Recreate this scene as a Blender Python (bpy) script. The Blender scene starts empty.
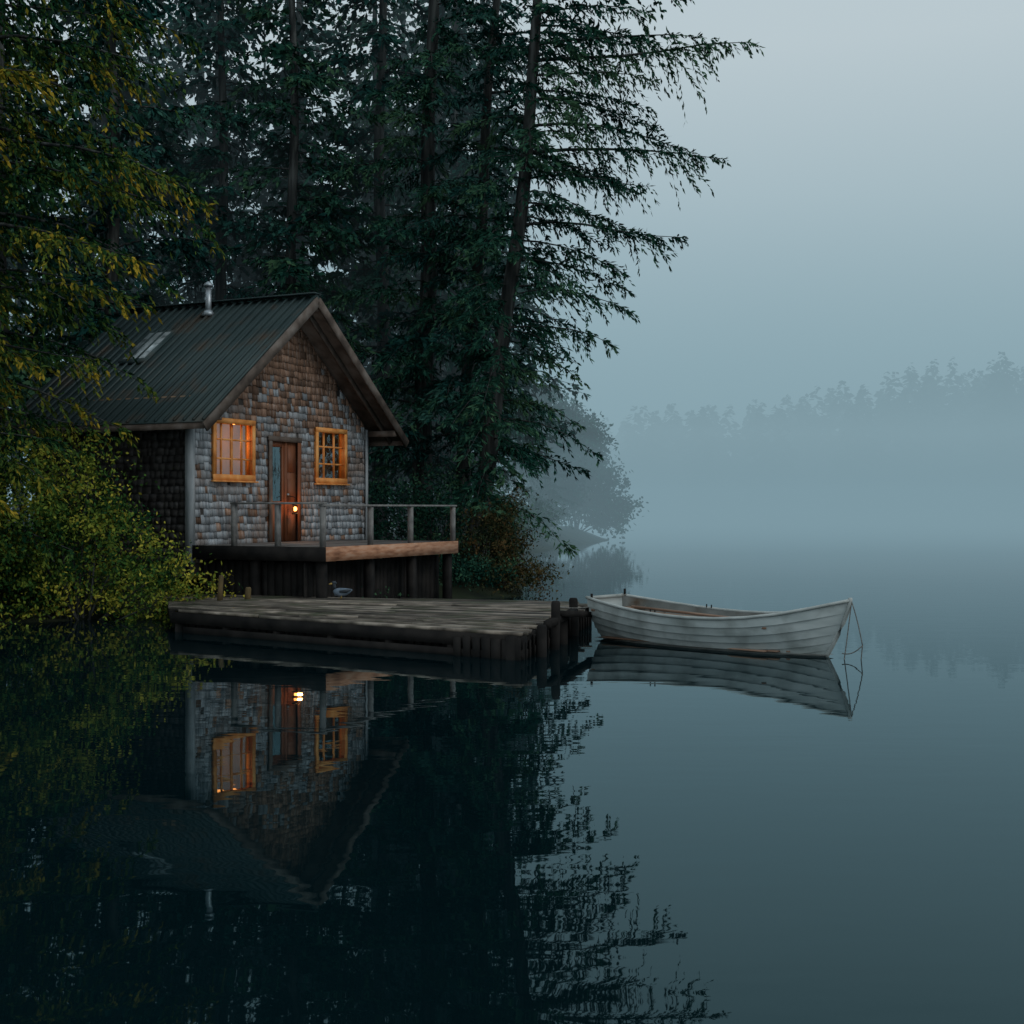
import bpy, math, numpy as np
from mathutils import Vector, Matrix
R = math.radians
scene = bpy.context.scene
scene.view_settings.view_transform='Standard'
try: scene.view_settings.look='None'
except Exception: pass
scene.view_settings.exposure=0
rs=np.random.RandomState(7)

# ------------------------------------------------------------------ materials
def nodes_of(m):
    m.use_nodes=True
    nt=m.node_tree
    return nt, nt.nodes['Principled BSDF']
def mat(name, cols, rough=0.8, scale=(4,4,4), tint=None, bump=0.0, bscale=None, spec=0.3, metal=0.0, detail=6, dirt=None, matte=False):
    m=bpy.data.materials.new(name); nt,bs=nodes_of(m); N=nt.nodes; Lk=nt.links
    tc=N.new('ShaderNodeTexCoord'); mp=N.new('ShaderNodeMapping'); mp.inputs['Scale'].default_value=scale
    Lk.new(tc.outputs['Object'],mp.inputs['Vector'])
    nz=N.new('ShaderNodeTexNoise'); nz.inputs['Scale'].default_value=1.0; nz.inputs['Detail'].default_value=detail
    Lk.new(mp.outputs[0],nz.inputs['Vector'])
    rp=N.new('ShaderNodeValToRGB'); e=rp.color_ramp.elements
    n=len(cols); e[0].position=0.3; e[1].position=0.7
    e[0].color=(*cols[0],1); e[1].color=(*cols[-1],1)
    for i in range(1,n-1):
        x=e.new(0.3+0.4*i/(n-1)); x.color=(*cols[i],1)
    Lk.new(nz.outputs['Fac'],rp.inputs['Fac'])
    col=rp.outputs['Color']
    if tint is not None:
        at=N.new('ShaderNodeAttribute'); at.attribute_name='tint'
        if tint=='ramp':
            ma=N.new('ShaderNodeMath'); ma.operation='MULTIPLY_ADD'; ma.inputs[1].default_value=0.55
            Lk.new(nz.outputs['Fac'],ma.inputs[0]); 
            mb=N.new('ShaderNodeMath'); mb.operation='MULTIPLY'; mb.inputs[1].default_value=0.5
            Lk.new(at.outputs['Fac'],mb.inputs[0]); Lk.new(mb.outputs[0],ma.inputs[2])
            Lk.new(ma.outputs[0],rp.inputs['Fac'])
        else:
            mr=N.new('ShaderNodeMapRange'); mr.inputs['To Min'].default_value=tint[0]; mr.inputs['To Max'].default_value=tint[1]
            Lk.new(at.outputs['Fac'],mr.inputs['Value'])
            mx=N.new('ShaderNodeVectorMath'); mx.operation='SCALE'
            Lk.new(col,mx.inputs[0]); Lk.new(mr.outputs[0],mx.inputs['Scale']); col=mx.outputs[0]
    if matte:
        N.remove(bs); df=N.new('ShaderNodeBsdfDiffuse'); Lk.new(col,df.inputs['Color']); Lk.new(df.outputs[0],N['Material Output'].inputs['Surface'])
        return m
    if dirt is not None:
        n2=N.new('ShaderNodeTexNoise'); n2.inputs['Scale'].default_value=dirt[1]; n2.inputs['Detail'].default_value=8
        Lk.new(tc.outputs['Object'],n2.inputs['Vector'])
        r2=N.new('ShaderNodeMapRange'); r2.inputs['From Min'].default_value=dirt[2]; r2.inputs['From Max'].default_value=dirt[3]
        Lk.new(n2.outputs['Fac'],r2.inputs['Value'])
        mm=N.new('ShaderNodeMixRGB'); Lk.new(r2.outputs[0],mm.inputs['Fac']); Lk.new(col,mm.inputs['Color1']); mm.inputs['Color2'].default_value=(*dirt[0],1)
        col=mm.outputs[0]
    Lk.new(col,bs.inputs['Base Color'])
    bs.inputs['Roughness'].default_value=rough; bs.inputs['Specular IOR Level'].default_value=spec; bs.inputs['Metallic'].default_value=metal
    if bump>0:
        b=N.new('ShaderNodeBump'); b.inputs['Strength'].default_value=bump; b.inputs['Distance'].default_value=0.02
        nb=N.new('ShaderNodeTexNoise'); nb.inputs['Scale'].default_value=1; nb.inputs['Detail'].default_value=6
        mp2=N.new('ShaderNodeMapping'); mp2.inputs['Scale'].default_value=bscale or tuple(s*3 for s in scale)
        Lk.new(tc.outputs['Object'],mp2.inputs['Vector']); Lk.new(mp2.outputs[0],nb.inputs['Vector'])
        Lk.new(nb.outputs['Fac'],b.inputs['Height']); Lk.new(b.outputs[0],bs.inputs['Normal'])
    return m

M_fir=mat('fir_needles',[(.006,.030,.028),(.016,.064,.055),(.040,.105,.08)],scale=(.5,.5,.5),tint='ramp',detail=0,matte=True)
M_firlit=mat('fir_needles_lit',[(.007,.034,.026),(.022,.072,.047),(.055,.115,.06)],scale=(.5,.5,.5),tint='ramp',detail=0,matte=True)  # lit copy of the needles: light is put into the brighter, greener colour
M_firfar=mat('far_tree_foliage',[(.012,.03,.03),(.02,.05,.045)],scale=(.5,.5,.5),detail=0,matte=True)
M_cedar=mat('cedar_sprays',[(.006,.028,.014),(.024,.066,.022),(.09,.12,.020),(.32,.22,.025)],scale=(.7,.7,.7),tint='ramp',detail=1,matte=True)  # ochre tips; light on the outer sprays is put into the colour too
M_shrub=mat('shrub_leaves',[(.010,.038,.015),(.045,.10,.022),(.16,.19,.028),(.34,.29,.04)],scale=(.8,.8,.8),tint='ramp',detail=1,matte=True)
M_brown=mat('autumn_brush_leaves',[(.012,.026,.015),(.04,.045,.02),(.085,.052,.022)],scale=(1,1,1),tint='ramp',detail=1,matte=True)
M_bark=mat('bark',[(.014,.017,.018),(.04,.042,.040),(.10,.105,.10)],.9,(7,7,1.0),bump=.9,bscale=(25,25,4),spec=.1)
M_ground=mat('ground_soil',[(.010,.013,.01),(.018,.025,.014),(.032,.036,.022)],.95,(1,1,1),bump=.6,bscale=(6,6,6),spec=.1)
M_shingle=mat('weathered_shingles',[(.20,.225,.25),(.33,.355,.375),(.46,.47,.475)],.85,(22,4,2.2),tint=(.42,1.2),bump=.25,bscale=(90,60,5),spec=.15,dirt=((.19,.125,.09),.9,.45,.70))
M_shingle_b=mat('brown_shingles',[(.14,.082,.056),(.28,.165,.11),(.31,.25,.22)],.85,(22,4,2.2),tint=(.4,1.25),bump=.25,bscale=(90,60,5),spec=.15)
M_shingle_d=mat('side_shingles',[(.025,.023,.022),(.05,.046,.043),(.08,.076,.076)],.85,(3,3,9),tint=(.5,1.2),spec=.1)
M_wall=mat('wall_sheathing',[(.05,.045,.04),(.09,.08,.075)],.9,spec=.1)
M_trim=mat('weathered_trim',[(.06,.045,.037),(.12,.092,.075),(.18,.15,.13)],.8,(3,3,3),bump=.2,spec=.15)
M_corner=mat('corner_board_wood',[(.2,.22,.23),(.33,.35,.36)],.8,(10,10,2),bump=.2)
M_frame=mat('orange_window_wood',[(.50,.17,.035),(.72,.28,.07),(.8,.40,.13)],.6,(4,4,4))
M_door=mat('brown_door_wood',[(.13,.042,.018),(.22,.075,.03)],.6,(12,12,1.5),bump=.2)
M_deckf=mat('deck_fascia_wood',[(.20,.085,.045),(.42,.20,.11),(.5,.30,.20)],.75,(3,3,14),bump=.2)
M_deck=mat('deck_boards',[(.10,.09,.085),(.2,.18,.165)],.7,(2,2,2),tint=(.6,1.2))
M_rail=mat('rail_wood',[(.12,.115,.11),(.26,.245,.23)],.8,(6,6,6),bump=.2)
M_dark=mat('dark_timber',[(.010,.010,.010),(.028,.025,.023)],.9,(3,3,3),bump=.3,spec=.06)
M_dock=mat('dock_planks',[(.05,.042,.034),(.15,.125,.10),(.32,.27,.22)],.65,(1.6,5,2),tint=(.25,1.35),bump=.3,bscale=(4,30,4),spec=.25,dirt=((.035,.045,.02),1.6,.5,.72))
M_roof=mat('metal_roofing',[(.016,.030,.031),(.028,.048,.048),(.045,.066,.064)],.5,(.6,.6,.6),metal=.2,spec=.3,dirt=((.075,.048,.03),1.1,.55,.75))
M_steel=mat('galvanised_steel',[(.30,.33,.35),(.42,.45,.47)],.4,(5,5,5),metal=.7)
M_rlight=mat('skylight_sheet',[(.10,.12,.12),(.5,.55,.56)],.3,(5,5,5),metal=.2)
M_hull=mat('weathered_boat_paint',[(.33,.37,.36),(.44,.48,.465),(.52,.55,.535)],.5,(1.2,1.2,5),dirt=((.15,.165,.15),2.3,.48,.80),spec=.35)
M_lap=mat('hull_lap_shade',[(.03,.035,.03),(.08,.09,.09)],.7,(6,6,6))  # dark lap faces, colour stands in for shade under each strake edge
M_hullin=mat('boat_interior_paint',[(.12,.125,.115),(.22,.225,.21)],.7,(3,3,3),dirt=((.08,.055,.035),2.5,.5,.7))
M_gunw=mat('gunwale_wood',[(.28,.30,.28),(.45,.47,.45)],.6,(4,4,4))
M_thw=mat('thwart_wood',[(.20,.11,.07),(.32,.21,.15)],.7,(2,8,4))
M_rope=mat('rope_fibre',[(.09,.09,.085),(.2,.19,.17)],.9,(30,30,30))
M_post=mat('ochre_post_wood',[(.05,.038,.02),(.14,.095,.04)],.9,(8,8,3),bump=.3)
M_duck=mat('duck_feathers',[(.08,.11,.14),(.16,.2,.25)],.7,(8,8,8))
M_duckh=mat('duck_dark_feathers',[(.015,.02,.025),(.03,.04,.05)],.6,(8,8,8))
M_bill=mat('duck_bill',[(.3,.2,.05),(.4,.25,.06)],.5)
M_inter=mat('interior_wood',[(.16,.11,.07),(.30,.2,.13)],.8,(2,2,2))

def glass():
    m=bpy.data.materials.new('window_glass'); m.use_nodes=True; nt=m.node_tree; N=nt.nodes; N.clear()
    o=N.new('ShaderNodeOutputMaterial'); t=N.new('ShaderNodeBsdfTransparent'); t.inputs[0].default_value=(.8,.85,.8,1)
    g=N.new('ShaderNodeBsdfGlossy'); g.inputs['Roughness'].default_value=.03; g.inputs['Color'].default_value=(.7,.95,1,1)
    nz=N.new('ShaderNodeTexNoise'); nz.inputs['Scale'].default_value=2.5
    b=N.new('ShaderNodeBump'); b.inputs['Strength'].default_value=.3; b.inputs['Distance'].default_value=.03
    nt.links.new(nz.outputs['Fac'],b.inputs['Height']); nt.links.new(b.outputs[0],g.inputs['Normal'])
    x=N.new('ShaderNodeMixShader'); x.inputs[0].default_value=.25
    nt.links.new(t.outputs[0],x.inputs[1]); nt.links.new(g.outputs[0],x.inputs[2]); nt.links.new(x.outputs[0],o.inputs[0])
    return m
M_glass=glass()
def emis(name,c,s):
    m=bpy.data.materials.new(name); m.use_nodes=True; nt,bs=nodes_of(m)
    bs.inputs['Base Color'].default_value=(*c,1); bs.inputs['Emission Color'].default_value=(*c,1); bs.inputs['Emission Strength'].default_value=s
    return m
M_bulb=emis('lamp_glow',(1,.27,.06),9)

# ------------------------------------------------------------------ mesh builder
class MB:
    def __init__(s): s.v=[];s.f=[];s.m=[];s.t=[]
    def add(s,vs,fs,mi=0,tint=None):
        b=len(s.v); s.v+= [tuple(map(float,p)) for p in vs]
        t=rs.rand() if tint is None else tint
        s.t+=[t]*len(vs)
        for f in fs: s.f.append(tuple(b+i for i in f)); s.m.append(mi)
    def hexa(s,p,mi=0,tint=None):
        s.add(p,[(0,3,2,1),(4,5,6,7),(0,1,5,4),(1,2,6,5),(2,3,7,6),(3,0,4,7)],mi,tint)
    def box(s,lo,hi,mi=0,tint=None):
        x0,y0,z0=lo;x1,y1,z1=hi
        s.hexa([(x0,y0,z0),(x1,y0,z0),(x1,y1,z0),(x0,y1,z0),(x0,y0,z1),(x1,y0,z1),(x1,y1,z1),(x0,y1,z1)],mi,tint)
    def beam(s,a,b,w,h,mi=0,up=(0,0,1),tint=None):
        a=Vector(a);b=Vector(b);d=(b-a).normalized();u=Vector(up)
        if abs(d.dot(u))>.98:u=Vector((1,0,0))
        r=d.cross(u).normalized();u=r.cross(d).normalized()
        p=[]
        for q in(a,b):
            p.append([q-r*w/2-u*h/2,q+r*w/2-u*h/2,q+r*w/2+u*h/2,q-r*w/2+u*h/2])
        s.add(p[0]+p[1],[(3,2,1,0),(4,5,6,7),(0,1,5,4),(1,2,6,5),(2,3,7,6),(3,0,4,7)],mi,tint)
    def tube(s,pts,rad,n=8,mi=0,caps=True,tint=None,flat=None):
        pts=[Vector(p) for p in pts]
        if not hasattr(rad,'__len__'):rad=[rad]*len(pts)
        vs=[];fs=[]
        for i,p in enumerate(pts):
            d=(pts[min(i+1,len(pts)-1)]-pts[max(i-1,0)]).normalized()
            u=Vector((0,0,1)) if abs(d.z)<.9 else Vector((1,0,0))
            r=d.cross(u).normalized();u=r.cross(d)
            fl=1 if flat is None else flat
            for k in range(n):
                a=2*math.pi*k/n; vs.append(p+r*math.cos(a)*rad[i]*fl+u*math.sin(a)*rad[i])
        for i in range(len(pts)-1):
            for k in range(n):
                k2=(k+1)%n; fs.append((i*n+k,i*n+k2,(i+1)*n+k2,(i+1)*n+k))
        if caps: fs.append(tuple(range(n))[::-1]); fs.append(tuple((len(pts)-1)*n+k for k in range(n)))
        s.add(vs,fs,mi,tint)
    def obj(s,name,mats,parent=None,smooth=False,quads=None,loc=None,rot=None):
        if quads is not None:
            Q,T,qm=quads
        else: Q=np.zeros((0,4,3));T=np.zeros(0);qm=0
        me=bpy.data.meshes.new(name)
        nv0=len(s.v); V=np.array(s.v,dtype=np.float32).reshape(-1,3)
        V=np.concatenate([V,Q.reshape(-1,3).astype(np.float32)])
        lens=[len(f) for f in s.f]; loops=[i for f in s.f for i in f]
        nq=len(Q)
        loops=np.concatenate([np.array(loops,dtype=np.int32),np.arange(nq*4,dtype=np.int32)+nv0])
        lens=np.concatenate([np.array(lens,dtype=np.int32),np.full(nq,4,dtype=np.int32)])
        starts=np.concatenate([[0],np.cumsum(lens)[:-1]]).astype(np.int32)
        me.vertices.add(len(V)); me.vertices.foreach_set('co',V.ravel())
        me.loops.add(len(loops)); me.loops.foreach_set('vertex_index',loops)
        me.polygons.add(len(lens)); me.polygons.foreach_set('loop_start',starts); me.polygons.foreach_set('loop_total',lens)
        mi=np.concatenate([np.array(s.m,dtype=np.int32),np.full(nq,qm,dtype=np.int32)])
        me.polygons.foreach_set('material_index',mi)
        me.update(calc_edges=True); me.validate()
        at=me.attributes.new('tint','FLOAT','POINT')
        at.data.foreach_set('value',np.concatenate([np.array(s.t,dtype=np.float32),np.repeat(T,4).astype(np.float32)]))
        for m in mats: me.materials.append(m)
        if smooth: me.polygons.foreach_set('use_smooth',[True]*len(lens))
        o=bpy.data.objects.new(name,me); scene.collection.objects.link(o)
        if parent: o.parent=parent
        if loc: o.location=loc
        if rot: o.rotation_euler=rot
        return o
def empty(name,loc=(0,0,0),rz=0):
    o=bpy.data.objects.new(name,None); scene.collection.objects.link(o); o.location=loc; o.rotation_euler=(0,0,rz); o.empty_display_size=.5; return o

# ------------------------------------------------------------------ terrain
def sY(x): return np.interp(x,[-60,-20,-14,-11,-9,-6.5,-4,-1,.3,1],[12,17,20.5,22.2,23.6,25.6,28,29.8,31,32])
def sX(y): return np.interp(y,[28,31,40,52,60,72,85,95,120,200],[.3,.4,.4,.6,1.0,3.4,6.8,6,-10,-60])
def height(x,y):
    x=np.asarray(x,float);y=np.asarray(y,float)
    d=np.minimum(y-sY(x),sX(y)-x); d=np.maximum(d,y-236-4*np.sin(x*.03))
    q=np.clip(d/2.6,0,1); q=q*q*(3-2*q)
    nz=.07*np.sin(x*1.7+1.3*np.sin(y*.9))*np.cos(y*1.3+x*.4)+.05*np.sin(x*4.1+y*2.7)
    h=np.where(d<0,np.maximum(-1.8,d*.6),.75*q+.035*np.clip(d,0,60)+nz*q)
    return h
def axis(lo,hi,fl,fh,step):
    a=list(np.arange(fl,fh,step)); s=step;x=fl
    while x>lo: s*=1.25; x-=s; a.insert(0,x)
    s=step;x=fh
    while x<hi: a.append(x); s*=1.25; x+=s
    a.append(hi); return np.array(a)
ax=axis(-600,600,-24,12,.35); ay=axis(-300,900,12,64,.35)
X,Y=np.meshgrid(ax,ay); Z=height(X,Y)
mb=MB(); nx=len(ax);ny=len(ay)
mb.v=np.stack([X.ravel(),Y.ravel(),Z.ravel()],1).tolist(); mb.t=[.5]*len(mb.v)
mb.f=[(j*nx+i,j*nx+i+1,(j+1)*nx+i+1,(j+1)*nx+i) for j in range(ny-1) for i in range(nx-1)]; mb.m=[0]*len(mb.f)
mb.obj('ground',[M_ground],smooth=True)

# lake: fresnel reflection, teal at steep angles and neutral at grazing, over a nearly black body
def water():
    m=bpy.data.materials.new('lake_water'); m.use_nodes=True; nt=m.node_tree; N=nt.nodes;L=nt.links; N.clear()
    out=N.new('ShaderNodeOutputMaterial'); df=N.new('ShaderNodeBsdfDiffuse'); df.inputs['Color'].default_value=(.0015,.0075,.0095,1)
    gl=N.new('ShaderNodeBsdfGlossy'); gl.inputs['Roughness'].default_value=.014
    fr=N.new('ShaderNodeFresnel'); fr.inputs['IOR'].default_value=1.333
    cr=N.new('ShaderNodeValToRGB'); cr.color_ramp.elements[0].position=.12; cr.color_ramp.elements[0].color=(.48,.74,.80,1); cr.color_ramp.elements[1].position=.75; cr.color_ramp.elements[1].color=(.97,.98,.99,1)
    x=cr.color_ramp.elements.new(.38); x.color=(.72,.87,.91,1)
    L.new(fr.outputs[0],cr.inputs[0]); L.new(cr.outputs[0],gl.inputs['Color'])
    tc=N.new('ShaderNodeTexCoord'); 
    mp=N.new('ShaderNodeMapping'); mp.inputs['Scale'].default_value=(.9,2.2,1); L.new(tc.outputs['Object'],mp.inputs[0])
    n1=N.new('ShaderNodeTexNoise'); n1.inputs['Scale'].default_value=1.0; n1.inputs['Detail'].default_value=2; L.new(mp.outputs[0],n1.inputs['Vector'])
    mp2=N.new('ShaderNodeMapping'); mp2.inputs['Scale'].default_value=(.12,.25,1); L.new(tc.outputs['Object'],mp2.inputs[0])
    n2=N.new('ShaderNodeTexNoise'); n2.inputs['Scale'].default_value=1.0; n2.inputs['Detail'].default_value=2; L.new(mp2.outputs[0],n2.inputs['Vector'])
    mu=N.new('ShaderNodeMath'); mu.operation='MULTIPLY'; L.new(n1.outputs['Fac'],mu.inputs[0]); L.new(n2.outputs['Fac'],mu.inputs[1])
    b=N.new('ShaderNodeBump'); b.inputs['Strength'].default_value=.15; b.inputs['Distance'].default_value=.025
    L.new(mu.outputs[0],b.inputs['Height']); L.new(b.outputs[0],gl.inputs['Normal']); L.new(b.outputs[0],fr.inputs['Normal'])
    mx=N.new('ShaderNodeMixShader'); L.new(fr.outputs[0],mx.inputs[0]); L.new(df.outputs[0],mx.inputs[1]); L.new(gl.outputs[0],mx.inputs[2]); L.new(mx.outputs[0],out.inputs['Surface'])
    return m
mb=MB(); mb.add([(-600,-300,0),(600,-300,0),(600,900,0),(-600,900,0)],[(0,1,2,3)]); mb.obj('lake_water',[water()])

# ------------------------------------------------------------------ foliage
def branch(L,rng,droop=.25,up=.1,ntm=14,spacing=.05,sl=.2,sw=.05,hang=.4,width=.35,base=.08,**_):
    nt=max(6,int(L*ntm)); t=base+(1-base)*rng.rand(nt); side=rng.choice([-1,1],nt)
    sweep=rng.normal(0,.10)*L; ph=rng.rand()*6; wv=rng.uniform(.0,.05)*L
    axf=lambda t: np.stack([L*t,sweep*t*t,L*(up*t-droop*t*t)+wv*np.sin(t*5+ph)*t],-1)
    clump=.65+.5*np.sin(t*rng.uniform(14,24)+ph)
    l=L*width*np.sqrt(np.clip(1-t,0,1))*np.clip(t*4,.35,1)*rng.uniform(.5,1.15,nt)*np.clip(clump,.35,1.15)+.14
    k=np.ceil(l/spacing).astype(int); idx=np.repeat(np.arange(nt),k); n=len(idx)
    s=rng.rand(n)*l[idx]
    ang=rng.normal(.95,.25,nt)
    d=np.stack([np.cos(ang),side*np.sin(ang),rng.normal(-.15,.2,nt)],-1)[idx]
    pos=axf(t)[idx]+d*s[:,None]; pos[:,2]-=hang*s*s/(l[idx]+.2)*1.0
    sd=d+rng.normal(0,.38,(n,3)); sd[:,2]-=hang*(.3+s/l[idx]); sd/=np.linalg.norm(sd,axis=1)[:,None]
    q=np.cross(sd,rng.normal(0,1,(n,3))); q/=np.linalg.norm(q,axis=1)[:,None]
    ll=sl*rng.uniform(.6,1.3,n)[:,None]; w=sw*rng.uniform(.6,1.3,n)[:,None]
    Q=np.stack([pos,pos+sd*ll*.45+q*w*.5,pos+sd*ll,pos+sd*ll*.45-q*w*.5],1)
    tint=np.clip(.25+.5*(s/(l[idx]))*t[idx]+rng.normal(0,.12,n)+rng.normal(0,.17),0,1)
    return Q,tint,axf
def make_conifer(seed,H=24,r0=.28,z0=2.5,Lmax=3.6,nbr=95,path=None,extra=(),zmax=None,**kw):
    rng=np.random.RandomState(seed); mb=MB()
    path=path or (lambda z:(0,0))
    zs=np.linspace(-.5,H,26)
    wob=lambda z:(path(z)[0]+.05*math.sin(z*.8+seed),path(z)[1]+.05*math.cos(z*.6+seed))
    mb.tube([(*wob(z),z) for z in zs],[max(.02,r0*(1-max(z,0)/H)**.8*(1+.35*math.exp(-max(z,0)*1.5))) for z in zs],12,1)
    Qs=[];Ts=[]
    items=[]
    for i in range(nbr):
        u=(i+rng.rand())/nbr; z=z0+(min(H,zmax or H)-z0)*u**1.0
        f=(1-(z/H))**.7
        L=Lmax*f*rng.uniform(.45,1.15)*(1.0 if z>z0+1.5 else .75)
        items.append((z,L,rng.rand()*2*math.pi,None))
    for e in extra: items.append(e if len(e)==4 else (*e,None))
    for z,L,az,dr in items:
        if L<.3: continue
        k=dict(kw)
        if z>15: k['spacing']=k['spacing']*2.2; k['sw']=k['sw']*1.7
        k['droop']=dr if dr is not None else k.get('droop',.25)*rng.uniform(.5,1.6)
        k['up']=k.get('up',.1)+rng.normal(0,.10 if dr is None else .05)
        Q,T,axf=branch(L,rng,**k)
        c,s=math.cos(az),math.sin(az); Rm=np.array([[c,-s,0],[s,c,0],[0,0,1]])
        o=np.array([*wob(z),z])
        Qs.append(Q@Rm.T+o);Ts.append(T)
        tt=np.linspace(0,.97,6); P=axf(tt)@Rm.T+o
        mb.tube(P,[max(.006,.010*L*(1-x*.9)) for x in tt],4,1,caps=False)
    return mb,(np.concatenate(Qs),np.concatenate(Ts),0),None
def place(base,name,loc,rz=0,sc=1.0):
    o=bpy.data.objects.new(name,base.data); scene.collection.objects.link(o); o.location=loc; o.rotation_euler=(0,0,rz); o.scale=(sc,sc,sc); return o

FIR=dict(ntm=15,spacing=.045,sl=.18,sw=.05,hang=.70,width=.37)
def zt(x,y): return float(height(x,y))
g3=(-1.1,34.0)
b3=zt(*g3)
ex3=[(15.6-b3,4.1,.05,.14),(15.1-b3,3.0,-.2,.2),(14.8-b3,3.4,.2,.2),(14.3-b3,4.6,-.15,.22),(13.9-b3,5.7,.0,.13),(13.5-b3,3.2,.1,.26),(12.9-b3,3.6,.3,.24),(12.2-b3,4.4,-.25,.24),(11.5-b3,5.3,.03,.12),(11.1-b3,2.8,.1,.3),(10.8-b3,3.4,-.4,.26),(10.2-b3,3.0,.1,.3),(9.6-b3,4.4,.0,.2),(9.2-b3,2.8,.1,.3),(8.7-b3,3.2,.3,.3),(8.0-b3,3.3,-.2,.32),(6.9-b3,3.0,.05,.32),(6.2-b3,2.2,-.1,.4),(5.0-b3,2.4,.2,.45),(4.5-b3,2.8,-.15,.5),(3.7-b3,2.6,.1,.4)]
rr=np.random.RandomState(8)
for z in np.arange(2.4,15.5,.4): ex3.append((z-b3,rr.uniform(1.6,2.6),rr.uniform(-2.3,-.5),rr.uniform(.35,.65)))
p3=lambda z:(float(np.interp(z,[0,8,14,24],[0,1.15,1.75,2.4])),0)
mb,q,_=make_conifer(31,H=25,r0=.26,z0=2.0,Lmax=3.0,nbr=90,path=p3,extra=ex3,**FIR)
mb.obj('fir_tree',[M_firlit,M_bark],quads=q,loc=(g3[0],g3[1],b3-.1))
g2=(-1.55,36.2); b2=zt(*g2)
p2=lambda z:(float(np.interp(z,[0,24],[0,1.7])),0)
ex2=[(13.,4.4,-.2,.2),(11.5,4.0,.2,.25),(9.5,3.6,-.1,.3),(7,3.2,.1,.35),(14.6,4.3,.1,.2)]
for z in np.arange(4,15.5,.55): ex2.append((z,rr.uniform(1.6,2.8),rr.uniform(-2.3,-.5),rr.uniform(.3,.5)))
mb,q,_=make_conifer(32,H=25,r0=.22,z0=3.0,Lmax=3.3,nbr=80,path=p2,extra=ex2,**FIR)
mb.obj('fir_tree',[M_fir,M_bark],quads=q,loc=(g2[0],g2[1],b2-.1))
g1=(-2.55,36.6); b1=zt(*g1)
ex1=[(z,rr.uniform(1.8,3.0),rr.uniform(-2.6,-.5),rr.uniform(.3,.55)) for z in np.arange(5,15.5,.55)]
mb,q,_=make_conifer(33,H=27,r0=.30,z0=2.5,Lmax=3.6,nbr=85,path=lambda z:(.02*z,0),extra=ex1,**FIR)
mb.obj('fir_tree',[M_firlit,M_bark],quads=q,loc=(g1[0],g1[1],b1-.1))
F2=dict(ntm=11,spacing=.085,sl=.25,sw=.10,hang=.65,width=.38)
variants=[]
for s in range(3):
    mb,q,_=make_conifer(50+s,H=25+2*s,r0=.22,z0=1.2+.8*s,Lmax=4.0,nbr=120,zmax=20,**F2)
    variants.append((mb,q))
pts=[(-3.9,38.8),(-6.3,37.4),(-8.6,38.6),(-11.2,36.5),(-13.6,34.4),(-16,37.5),(-15.2,31.0),(-12.6,40.5),(-9.6,42.5),(-6.9,42.5),(-4.6,44),(-1.9,43.5),(-14.5,45),(-18.5,43),(-11.5,48),(-7.9,49),(-4.3,51),(-1.2,50.5),(-2.6,47.3),(-19,50),(-15.5,53),(-10.5,55),(-6,57),(-2.4,58.5),(-20,33),(-19,27.5)]
first=[None]*3
for i,(x,y) in enumerate(pts):
    v=i%3; z=zt(x,y)-.1; sc=.9+.25*rs.rand(); rz=rs.rand()*6.28
    if first[v] is None:
        first[v]=variants[v][0].obj('fir_tree',[M_fir if v!=1 else M_firlit,M_bark],quads=variants[v][1],loc=(x,y,z),rot=(0,0,rz)); first[v].scale=(sc,)*3
    else: place(first[v],'fir_tree',(x,y,z),rz,sc)
for (x,y,s) in [(2.2,76,.42),(.2,72,.55),(-3,70,.7),(-7,74,.8),(-12,72,.8)]:
    place(first[0],'fir_tree',(x,y,zt(x,y)-.1),rs.rand()*6,s)

# cedars at the left
CED=dict(ntm=15,spacing=.045,sl=.14,sw=.05,hang=.9,width=.34,up=.12)
gx,gy=-11.0,23.9
exc=[]
rc=np.random.RandomState(5)
for z in np.arange(1.6,13,.42):
    prof=np.interp(z,[1,3,4.5,5.5,7,9.5,13],[3.7,3.6,3.8,4.3,5.2,5.4,4.6])
    exc.append((z,prof*rc.uniform(.8,1.05),rc.normal(-.05,.35),.3*rc.uniform(.7,1.3)))
    exc.append((z+.2,prof*rc.uniform(.6,.95),rc.normal(-1.1,.35),.35*rc.uniform(.7,1.3)))
mb,q,_=make_conifer(71,H=19,r0=.35,z0=1.2,Lmax=3.8,nbr=60,extra=exc,droop=.4,zmax=16,**CED)
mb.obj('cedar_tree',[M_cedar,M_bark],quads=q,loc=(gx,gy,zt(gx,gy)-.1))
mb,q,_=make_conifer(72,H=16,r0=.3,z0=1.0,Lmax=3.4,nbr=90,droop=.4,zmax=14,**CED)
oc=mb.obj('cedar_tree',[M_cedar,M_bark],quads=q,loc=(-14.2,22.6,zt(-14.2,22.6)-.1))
place(oc,'cedar_tree',(-13.2,27.6,zt(-13.2,27.6)-.1),2.1,1.15)

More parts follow.
